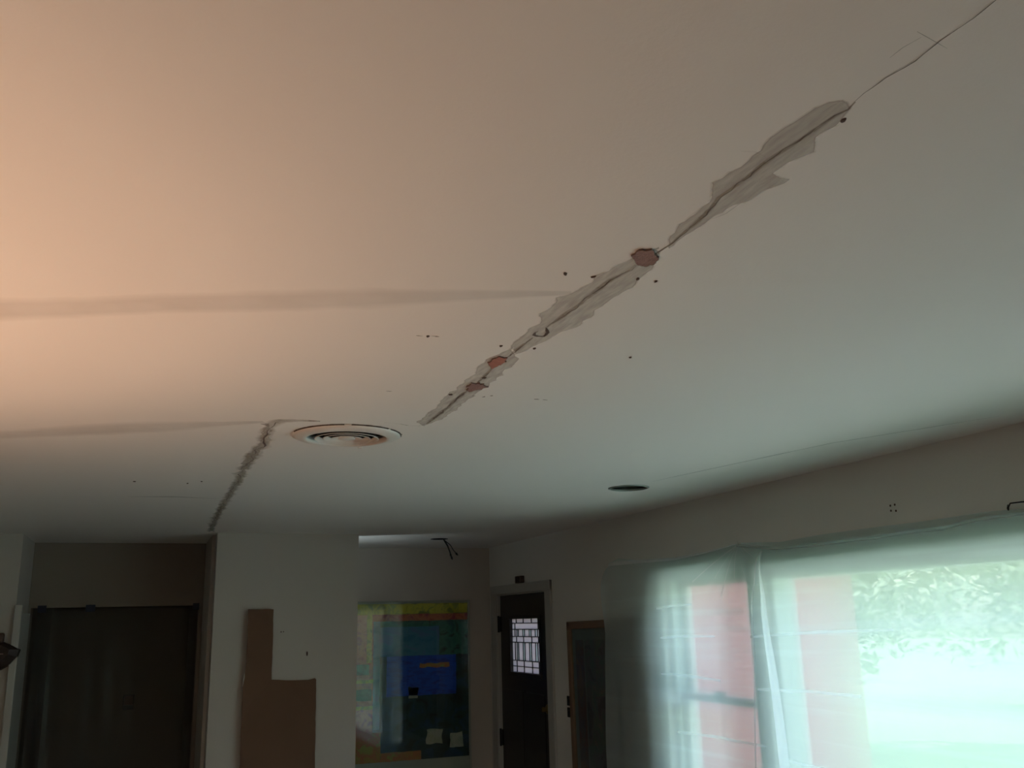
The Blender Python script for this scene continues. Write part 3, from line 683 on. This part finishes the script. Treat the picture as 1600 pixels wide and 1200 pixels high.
for z, w, h_ in ((1.555, 0.012, 0.07), (1.46, 0.006, 0.012), (1.265, 0.010, 0.022)):
    bm = bmesh.new()
    q = [(-0.215-w, -0.036, z-.02), (-0.213, -0.038, z-.025), (-0.212, -0.038, z-.02+h_), (-0.218, -0.036, z-.02+h_)]
    f = bm.faces.new([bm.verts.new(a) for a in q]); r = bmesh.ops.extrude_face_region(bm, geom=[f])
    for g in r['geom']:
        if isinstance(g, bmesh.types.BMVert): g.co.y -= 0.001
    t_ = obj('torn_edge', bm, 'white', k); t_['label'] = 'white torn paper edge'
bm = bmesh.new(); box(bm, (-0.012, 5.862-5.878, 1.30), (0.15, -0.0, 1.32)); obj('tape_strip', bm, 'card', k)
col_ = bpy.data.objects['wall_column']
for x, z, rx, rz in ((0.764, 1.853, .004, .004), (0.778, 1.854, .003, .004), (0.922, 1.722, .005, .014)):
    bm = bmesh.new(); lathe(bm, [(1, 0), (0.75, -0.001), (0.0001, -0.001)], (0, 0, 0), 12, 'Y')
    bm.transform(Matrix.Translation((x, 5.8797, z)) @ Matrix.Diagonal((rx, 1, rz, 1))); o = obj('nail_hole', bm, 'hole', col_)

# ------------------------------------------------------------ right wall things
q = empty('framed_print', (2.478, 4.96, 0.86), 'brown wooden frame with a dim bluish grey print, half behind the plastic', 'picture')
FY0, FY1, FZ = -0.50, 0.485, 1.017
bm = bmesh.new()
for lo, hi in (((-0.03, FY1-.045, 0), (0, FY1, FZ)), ((-0.03, FY0, 0), (0, FY0+.045, FZ)), ((-0.03, FY0, FZ-.045), (0, FY1, FZ)), ((-0.03, FY0, 0), (0, FY1, .045))): box(bm, lo, hi, 0.005)
fr_ = obj('frame', bm, 'frame_wood', q)
bm = bmesh.new(); box(bm, (-0.012, FY0+.04, .04), (-0.008, FY1-.04, FZ-.04)); obj('mount', bm, mat('grey_mount', (.17, .18, .19), .7), q)
GB = paint('faded_print', [(.08, .075, .095), (.13, .11, .14), (.10, .12, .13), (.17, .13, .14)], 9)
bm = bmesh.new(); box(bm, (-0.0135, FY0+.12, .12), (-0.012, FY1-.22, FZ-.11)); obj('print', bm, GB, q)
GR = paint('faded_red_print', [(.14, .07, .07), (.10, .08, .11), (.16, .10, .09)], 9)
bm = bmesh.new(); box(bm, (-0.0135, FY1-.205, .12), (-0.012, FY1-.09, FZ-.11)); obj('side_column', bm, GR, q)
bm = bmesh.new(); box(bm, (-0.020, FY0+.04, .04), (-0.018, FY1-.04, FZ-.04)); obj('glazing', bm, 'glass', q)
q.rotation_euler.x = R_(-0.9)
s_ = empty('light_switch', (2.478, 5.505, 1.30), 'two small black switches beside the brown picture frame', 'switch')
for z0_, z1_ in ((0.068, 0.125), (0.0, 0.058)):
    bm = bmesh.new(); box(bm, (-0.010, -0.028, z0_), (0.001, 0.032, z1_), 0.003); pl = obj('switch_plate', bm, 'iron', s_)
    bm = bmesh.new(); box(bm, (-0.018, -0.006, z0_+.02), (-0.009, 0.006, z1_-.018), 0.002); obj('toggle', bm, 'black', pl)
ch = empty('door_chime', (2.479, 6.272, 2.1405), 'small brown chime box on the casing above the front door', 'chime')
bm = bmesh.new(); box(bm, (-0.030, -0.056, 0), (0.0, 0.056, 0.05), 0.004); obj('case', bm, 'brownbox', ch)
for y in (-.03, -.01, .01, .03):
    bm = bmesh.new(); box(bm, (-0.0325, y-.004, .006), (-0.029, y+.004, .044), 0.001); obj('grille_bar', bm, 'leather', ch)
wr = bpy.data.objects['wall_right']
for y, z in ((2.639, 2.255), (2.617, 2.256), (2.639, 2.237), (2.615, 2.234)):
    bm = bmesh.new(); lathe(bm, [(0.0045, 0.0003), (0.0035, -0.0012), (0.0001, -0.0012)], (0, 0, 0), 12, 'X'); bm.transform(Matrix.Translation((2.48, y, z))); obj('screw_hole', bm, 'hole', wr)
bm = bmesh.new(); tube(bm, [(2.480, 2.145, 2.198), (2.470, 2.140, 2.186), (2.466, 2.134, 2.181), (2.462, 2.128, 2.190), (2.462, 2.120, 2.200), (2.462, 2.080, 2.199), (2.462, 2.045, 2.197), (2.462, 2.038, 2.186), (2.480, 2.034, 2.186)], 0.0022, 8)
hk = obj('wire_bracket', bm, 'iron', None, True); tag(hk, 'thin bent wire bracket on the wall above the plastic sheet', 'bracket'); recentre(hk)

# ------------------------------------------------------------ plastic sheet over the windows
def interp(tab, x):
    tab = sorted(tab)
    if x <= tab[0][0]: return tab[0][1]
    for i in range(len(tab)-1):
        if x <= tab[i+1][0]:
            t = (x-tab[i][0])/(tab[i+1][0]-tab[i][0]); return tab[i][1]*(1-t)+tab[i+1][1]*t
    return tab[-1][1]
TOPT = TOP + [(1.2, 2.17), (0.4, 2.19)]
LOWT = LOW + [(1.2, 2.14), (0.4, 2.17)]
LEFTZ = [(z, y) for y, z in LEFT] + [(0.3, 4.83)]
PIN = (3.565, 2.196)
def sheet_x(y, z):
    """distance of the film from the wall: pinned at the top, bellying over the casing, with soft folds"""
    top = interp(TOPT, y); h_ = max(0, top-z)
    off = -0.010+0.078*(1-math.exp(-h_*13))
    # radiating folds from the pin
    dy, dz = y-PIN[0], PIN[1]-z; a = math.atan2(dy, max(dz, 1e-3)); r = math.hypot(dy, dz)
    off += 0.006*math.exp(-r*1.5)*math.sin(a*11+1)*min(1, r*6)
    # vertical drape
    off += 0.011*noise.noise(Vector((y*3.2, z*0.35, 2)))*min(1, h_*3)+0.006*noise.noise(Vector((y*9, z*0.8, 5)))*min(1, h_*3)
    if y > 4.25:   # gathered left end
        t = min(1, (y-4.25)/0.35); off += t*(0.005*math.sin((y-0.10*h_)*42)+0.007*math.sin((y+0.2*h_)*23))*min(1, 0.3+h_)
        off += 0.02*t
    # swags hanging between pins
    off += 0.008*math.sin((z*14)+y*2.0)*math.exp(-h_*3)
    return 2.463-max(off, -0.012)
ps = empty('plastic_sheet', (2.44, 2.6, 0.25), 'milky plastic sheet pinned over the bright windows on the right wall', 'plastic sheet')
NY, NZ = 190, 110
bm = bmesh.new(); G = []
for i in range(NY+1):
    col = []
    for jn in range(NZ+1):
        t = (jn/NZ)**1.15; u = i/NY
        y_ = 0.45+u*(4.842-0.45)
        z_ = interp(TOPT, y_)*(1-t)+0.25*t
        yl = interp(LEFTZ, z_); y2 = 0.45+u*(yl-0.45)
        col.append(bm.verts.new((sheet_x(y2, z_), y2, z_)))
    G.append(col)
for i in range(NY):
    for jn in range(NZ): bm.faces.new((G[i][jn], G[i+1][jn], G[i+1][jn+1], G[i][jn+1]))
objw('film', bm, 'film', ps, True)
def film_strip(name, edgeA, edgeB, m, off=0.008, n=60, across=6):
    """second layer of film between two (y, z) polylines"""
    def samp(P, t):
        L = [0]
        for a in range(len(P)-1): L.append(L[-1]+math.hypot(P[a+1][0]-P[a][0], P[a+1][1]-P[a][1]))
        s = t*L[-1]
        for a in range(len(P)-1):
            if s <= L[a+1]+1e-9:
                w = (s-L[a])/(L[a+1]-L[a]+1e-9); return (P[a][0]*(1-w)+P[a+1][0]*w, P[a][1]*(1-w)+P[a+1][1]*w)
        return P[-1]
    bm = bmesh.new(); g = []
    for i in range(n+1):
        a = samp(edgeA, i/n); b = samp(edgeB, i/n); row = []
        for kx in range(across+1):
            w = kx/across; y, z = a[0]*(1-w)+b[0]*w, a[1]*(1-w)+b[1]*w
            row.append(bm.verts.new((sheet_x(y, z)-off-0.004*math.sin(w*PI), y, z)))
        g.append(row)
    for i in range(n):
        for kx in range(across): bm.faces.new((g[i][kx], g[i+1][kx], g[i+1][kx+1], g[i][kx+1]))
    return objw(name, bm, m, ps, True)
film_strip('hanging_fold', [(y+0.0, z) for y, z in FOLD_L]+[(3.31, 0.9), (3.31, 0.3)], FOLD_R+[(3.20, 0.9), (3.15, 0.3)], 'film_double')
film_strip('thin_crease', THIN+[(3.52, 0.9), (3.56, 0.3)], [(y-0.010, z) for y, z in THIN]+[(3.51, 0.9), (3.545, 0.3)], 'film_double', 0.005)
film_strip('top_fold', [(4.80, 2.193), (4.52, 2.186), (4.12, 2.172), (3.83, 2.182), (3.57, 2.199)], [(4.78, 2.168), (4.50, 2.166), (4.12, 2.158), (3.83, 2.173), (3.57, 2.195)], 'film_gather', 0.008)
film_strip('lower_fold', [(a, b) for a, b in LOWT], [(a, b-0.012) for a, b in LOWT], 'film_crease', 0.010, 90, 3)
for f_ in range(7):
    a = R_(-62+f_*20+random.uniform(-4, 4)); L = random.uniform(.18, .42)
    e = (PIN[0]+math.sin(a)*L, PIN[1]-0.005-math.cos(a)*L*0.6-0.02)
    film_strip('pin_crease', [PIN, e], [(PIN[0]-.002, PIN[1]-.004), (e[0]-.006, e[1]-.004)], 'film_gather', 0.004, 10, 1)
for y0_, z0_, y1_, z1_ in ((4.20, 1.79, 3.72, 1.80), (4.22, 1.62, 3.70, 1.61), (3.44, 1.80, 2.6, 1.83), (3.42, 1.59, 2.8, 1.60), (4.1, 1.36, 3.4, 1.37), (3.3, 1.335, 2.6, 1.30), (4.24, 1.93, 3.9, 1.945)):
    film_strip('fold_crease', [(y0_, z0_), ((y0_+y1_)/2, (z0_+z1_)/2+.006), (y1_, z1_)], [(y0_, z0_-.010), ((y0_+y1_)/2, (z0_+z1_)/2-.006), (y1_, z1_-.010)], 'film_crease', 0.004, 16, 1)
bm = bmesh.new(); tube(bm, [(2.480, 3.565, 2.196), (2.452, 3.565, 2.196), (2.448, 3.565, 2.203)], 0.003, 8); bmesh.ops.create_uvsphere(bm, u_segments=10, v_segments=8, radius=0.007, matrix=Matrix.Translation((2.449, 3.565, 2.199)))
objw('push_pin', bm, 'white', ps, True)

# ------------------------------------------------------------ alcove sheet, thermostat
al = empty('doorway_plastic', (-0.16, 6.64, 0.05), 'clear plastic film taped across the dark alcove opening', 'plastic sheet')
bm = bmesh.new(); g = []
for i in range(81):
    row = []
    for jn in range(41):
        x = -0.47+0.94*i/80+(-0.01); z = 1.97*(1-jn/40)
        row.append(bm.verts.new((x, 0.006*math.sin(x*55+z*1.5)*min(1, .2+jn/12)+0.008*noise.noise(Vector((x*11, z*.8, 3))), z)))
    g.append(row)
for i in range(80):
    for jn in range(40): bm.faces.new((g[i][jn], g[i+1][jn], g[i+1][jn+1], g[i][jn+1]))
obj('film', bm, 'film_dark', al, True)
for x0_, x1_ in ((-0.475, -0.425), (-0.20, -0.145), (0.445, 0.485)):
    bm = bmesh.new(); box(bm, (x0_, -0.012, 1.955), (x1_, -0.008, 1.998)); t_ = obj('tape', bm, 'tape', al); t_['label'] = 'strip of blue masking tape'
th = empty('thermostat', (-0.082, 8.199, 1.285), 'small dark framed thermostat on the wall behind the alcove plastic', 'thermostat')
bm = bmesh.new()
for lo, hi in (((-.040, -.02, .035), (-.032, 0, .112)), ((.032, -.02, .035), (.040, 0, .112)), ((-.04, -.02, .105), (.04, 0, .112)), ((-.040, -.024, 0), (.040, 0, .035))): box(bm, lo, hi, .002)
obj('case', bm, 'black', th)
bm = bmesh.new(); box(bm, (-.032, -.012, .035), (.032, 0, .105)); obj('cover', bm, 'brownbox', th)

# ------------------------------------------------------------ carved ornament at the left edge
w_ = empty('hanging_ornament', (-0.77, 6.048, 1.83), 'dark brown carved ornament hung on the wall at the left edge', 'ornament')
S_ = 1.08
def om(bm): bm.transform(Matrix.Diagonal((S_, 1, S_, 1))); return bm
bm = bmesh.new()
prof = [(.035, .010), (.080, -.010), (.118, -.032), (.108, -.070), (.080, -.105), (.035, -.132), (-.02, -.140), (-.08, -.125), (-.13, -.08), (-.14, -.02), (-.10, .02), (-.03, .025)]
a_ = [bm.verts.new((x, -0.002, z)) for x, z in prof]; b_ = [bm.verts.new((x*.95, -0.035, z*.95)) for x, z in prof]; c_ = [bm.verts.new((x*.6, -0.065, z*.6-.01)) for x, z in prof]
nn_ = len(prof)
for i in range(nn_):
    jj = (i+1) % nn_
    bm.faces.new((a_[i], a_[jj], b_[jj], b_[i])); bm.faces.new((b_[i], b_[jj], c_[jj], c_[i]))
bm.faces.new(c_); bm.faces.new(a_)
obj('carved_body', om(bm), 'leather', w_)
bm = bmesh.new(); box(bm, (-0.09, -0.05, 0.005), (0.038, -0.002, 0.055), 0.010); obj('top_block', om(bm), 'brownbox', w_)
bm = bmesh.new(); tube(bm, [(-.12, -.060, -.065), (-.05, -.080, -.052), (.0, -.080, -.050), (.045, -.066, -.050)], .0022, 8); obj('cord', om(bm), 'pink', w_, True)
bm = bmesh.new(); bmesh.ops.create_uvsphere(bm, u_segments=12, v_segments=8, radius=.007, matrix=Matrix.Translation((.068, -.052, -.047))); obj('bead', om(bm), 'pink', w_, True)
bm = bmesh.new(); tube(bm, [(-.03, -.066, .0), (-.015, -.078, -.03), (-.005, -.08, -.065), (-.03, -.075, -.09)], .004, 8); obj('curved_bar', om(bm), mat('dull_grey_metal', (.10, .10, .10), .5, .5), w_, True)

# ------------------------------------------------------------ lamps outside the frame (floor lamp, plus an unseen uplight added for the foyer ceiling)
t = empty('uplighter_lamp', (-0.95, 1.65, 0), 'black floor lamp with an open bowl throwing warm light on the ceiling', 'lamp')
ZB = 1.16
bm = bmesh.new(); lathe(bm, [(0.0001, 0.0005), (.14, 0.0005), (.14, .015), (.02, .03), (.0001, .03)], (0, 0, 0), 32); obj('base', bm, 'iron', t, True)
bm = bmesh.new(); tube(bm, [(0, 0, .02), (0, 0, ZB-.09)], .011, 10); obj('pole', bm, 'iron', t, True)
bm = bmesh.new(); lathe(bm, [(.0001, -.09), (.05, -.085), (.12, -.03), (.165, .06), (.18, .135), (.176, .135), (.16, .06), (.115, -.022), (.05, -.075), (.0001, -.08)], (0, 0, ZB), 48); obj('lamp_bowl', bm, 'iron', t, True)
bl = bpy.data.lights.new('warm_bulb', 'POINT'); bl.energy = 74.0; bl.color = (1.0, .60, .38); bl.shadow_soft_size = .072
bo = bpy.data.objects.new('warm_bulb', bl); C.objects.link(bo); bo.parent = t; bo.location = (0, 0, ZB+.016)

sn = empty('added_foyer_uplight', (1.08, 6.03, 1.98), 'unseen uplight added behind the narrow wall to light the foyer ceiling', 'added light')  # unseen lamp added to brighten the foyer ceiling
bm = bmesh.new(); lathe(bm, [(0.0001, 0), (.03, .005), (.055, .04), (.06, .07), (.052, .07), (.028, .02), (.0001, .012)], (0, .065, 0), 24); obj('bowl', bm, 'iron', sn, True)
bm = bmesh.new(); box(bm, (-.03, 0.0005, -.02), (.03, .02, .05), .003); obj('back_plate', bm, 'iron', sn)
bl = bpy.data.lights.new('added_foyer_bulb', 'POINT'); bl.energy = 3.0; bl.color = (.78, .95, 1.0); bl.shadow_soft_size = .02
bo = bpy.data.objects.new('added_foyer_bulb', bl); C.objects.link(bo); bo.parent = sn; bo.location = (0, .065, .05)

# ------------------------------------------------------------ outdoors
g_ = bmesh.new(); box(g_, (2.64, -40, -0.55), (60, 60, -0.35)); struct('ground', g_, 'grass', 'sunlit lawn outside')
g_ = bmesh.new(); box(g_, (4.4, -12, -0.38), (14.0, 6.2, -0.335)); struct('driveway', g_, 'pave', 'pale concrete driveway')
# brick wing beyond the front door
bw = empty('brick_wing', (4.53, 9.2, -0.35), 'red brick wing of the house seen hazily through the plastic', 'building')
bm = bmesh.new(); box(bm, (2.70-4.53, 7.4-9.2, 0), (6.36-4.53, 1.8, 3.2)); obj('wall', bm, 'brick', bw)
bm = bmesh.new(); box(bm, (2.70-4.53, 7.0-9.2, 3.2), (6.7-4.53, 2.2, 3.35)); obj('roof', bm, 'roof', bw)
def tree(loc, h, cr, seed, label, crown_z=0.62, m='leaf', n=1500, squash=0.7):
    rnd = random.Random(seed); t = empty('garden_tree', loc, label, 'tree', 'trees outside the windows')
    bm = bmesh.new(); tube(bm, [(0, 0, 0), (.05, .03, h*.3), (0, .06, h*.62), (.02, 0, h*.85)], [h*.035, h*.028, h*.02, h*.008], 12)
    for kx in range(6):
        a = rnd.uniform(0, 6.28); z = h*rnd.uniform(.4, .65)
        tube(bm, [(0, 0, z), (math.cos(a)*cr*.4, math.sin(a)*cr*.4, z+h*.12), (math.cos(a)*cr*.75, math.sin(a)*cr*.75, z+h*.2)], [h*.014, h*.009, h*.004], 8)
    obj('trunk', bm, 'bark', t, True)
    bm = bmesh.new()
    clumps = [(Vector((rnd.gauss(0, cr*.42), rnd.gauss(0, cr*.42), h*crown_z+rnd.gauss(0, h*.10))), rnd.uniform(.28, .48)*cr) for _ in range(22)]
    for kx in range(n):
        c, r = rnd.choice(clumps); d_ = Vector((rnd.gauss(0, 1), rnd.gauss(0, 1), rnd.gauss(0, squash))).normalized()*r*rnd.uniform(.6, 1.05)
        p0 = c+d_; s = rnd.uniform(.06, .13)*max(1, cr/2.2)
        u = Vector((rnd.uniform(-1, 1), rnd.uniform(-1, 1), rnd.uniform(-.6, .6))).normalized(); w = u.cross(Vector((rnd.uniform(-1, 1), rnd.uniform(-1, 1), 1))).normalized()
        bm.faces.new([bm.verts.new(p0+u*s), bm.verts.new(p0+w*s*.5), bm.verts.new(p0-u*s), bm.verts.new(p0-w*s*.5)])
    obj('crown', bm, m, t)
    return t
for i_, (tx, ty, hh, rr, lab) in enumerate(((10.2, 12.5, 7.0, 2.6, 'leafy tree just past the corner of the brick wing'), (19.5, 15.5, 7.5, 3.2, 'farthest leafy tree behind the lawn'),
        (19.5, 7.0, 7.5, 3.4, 'leafy tree in the middle of the lawn view'), (17.0, -2.6, 7.5, 3.0, 'leafy tree at the right of the lawn view'), (11.0, -7.0, 7.0, 2.6, 'leafy tree opposite the near end of the wide window'))):
    tree((tx, ty, -.35), hh, rr, 3+i_*5, lab, .46, n=7000, squash=.8)
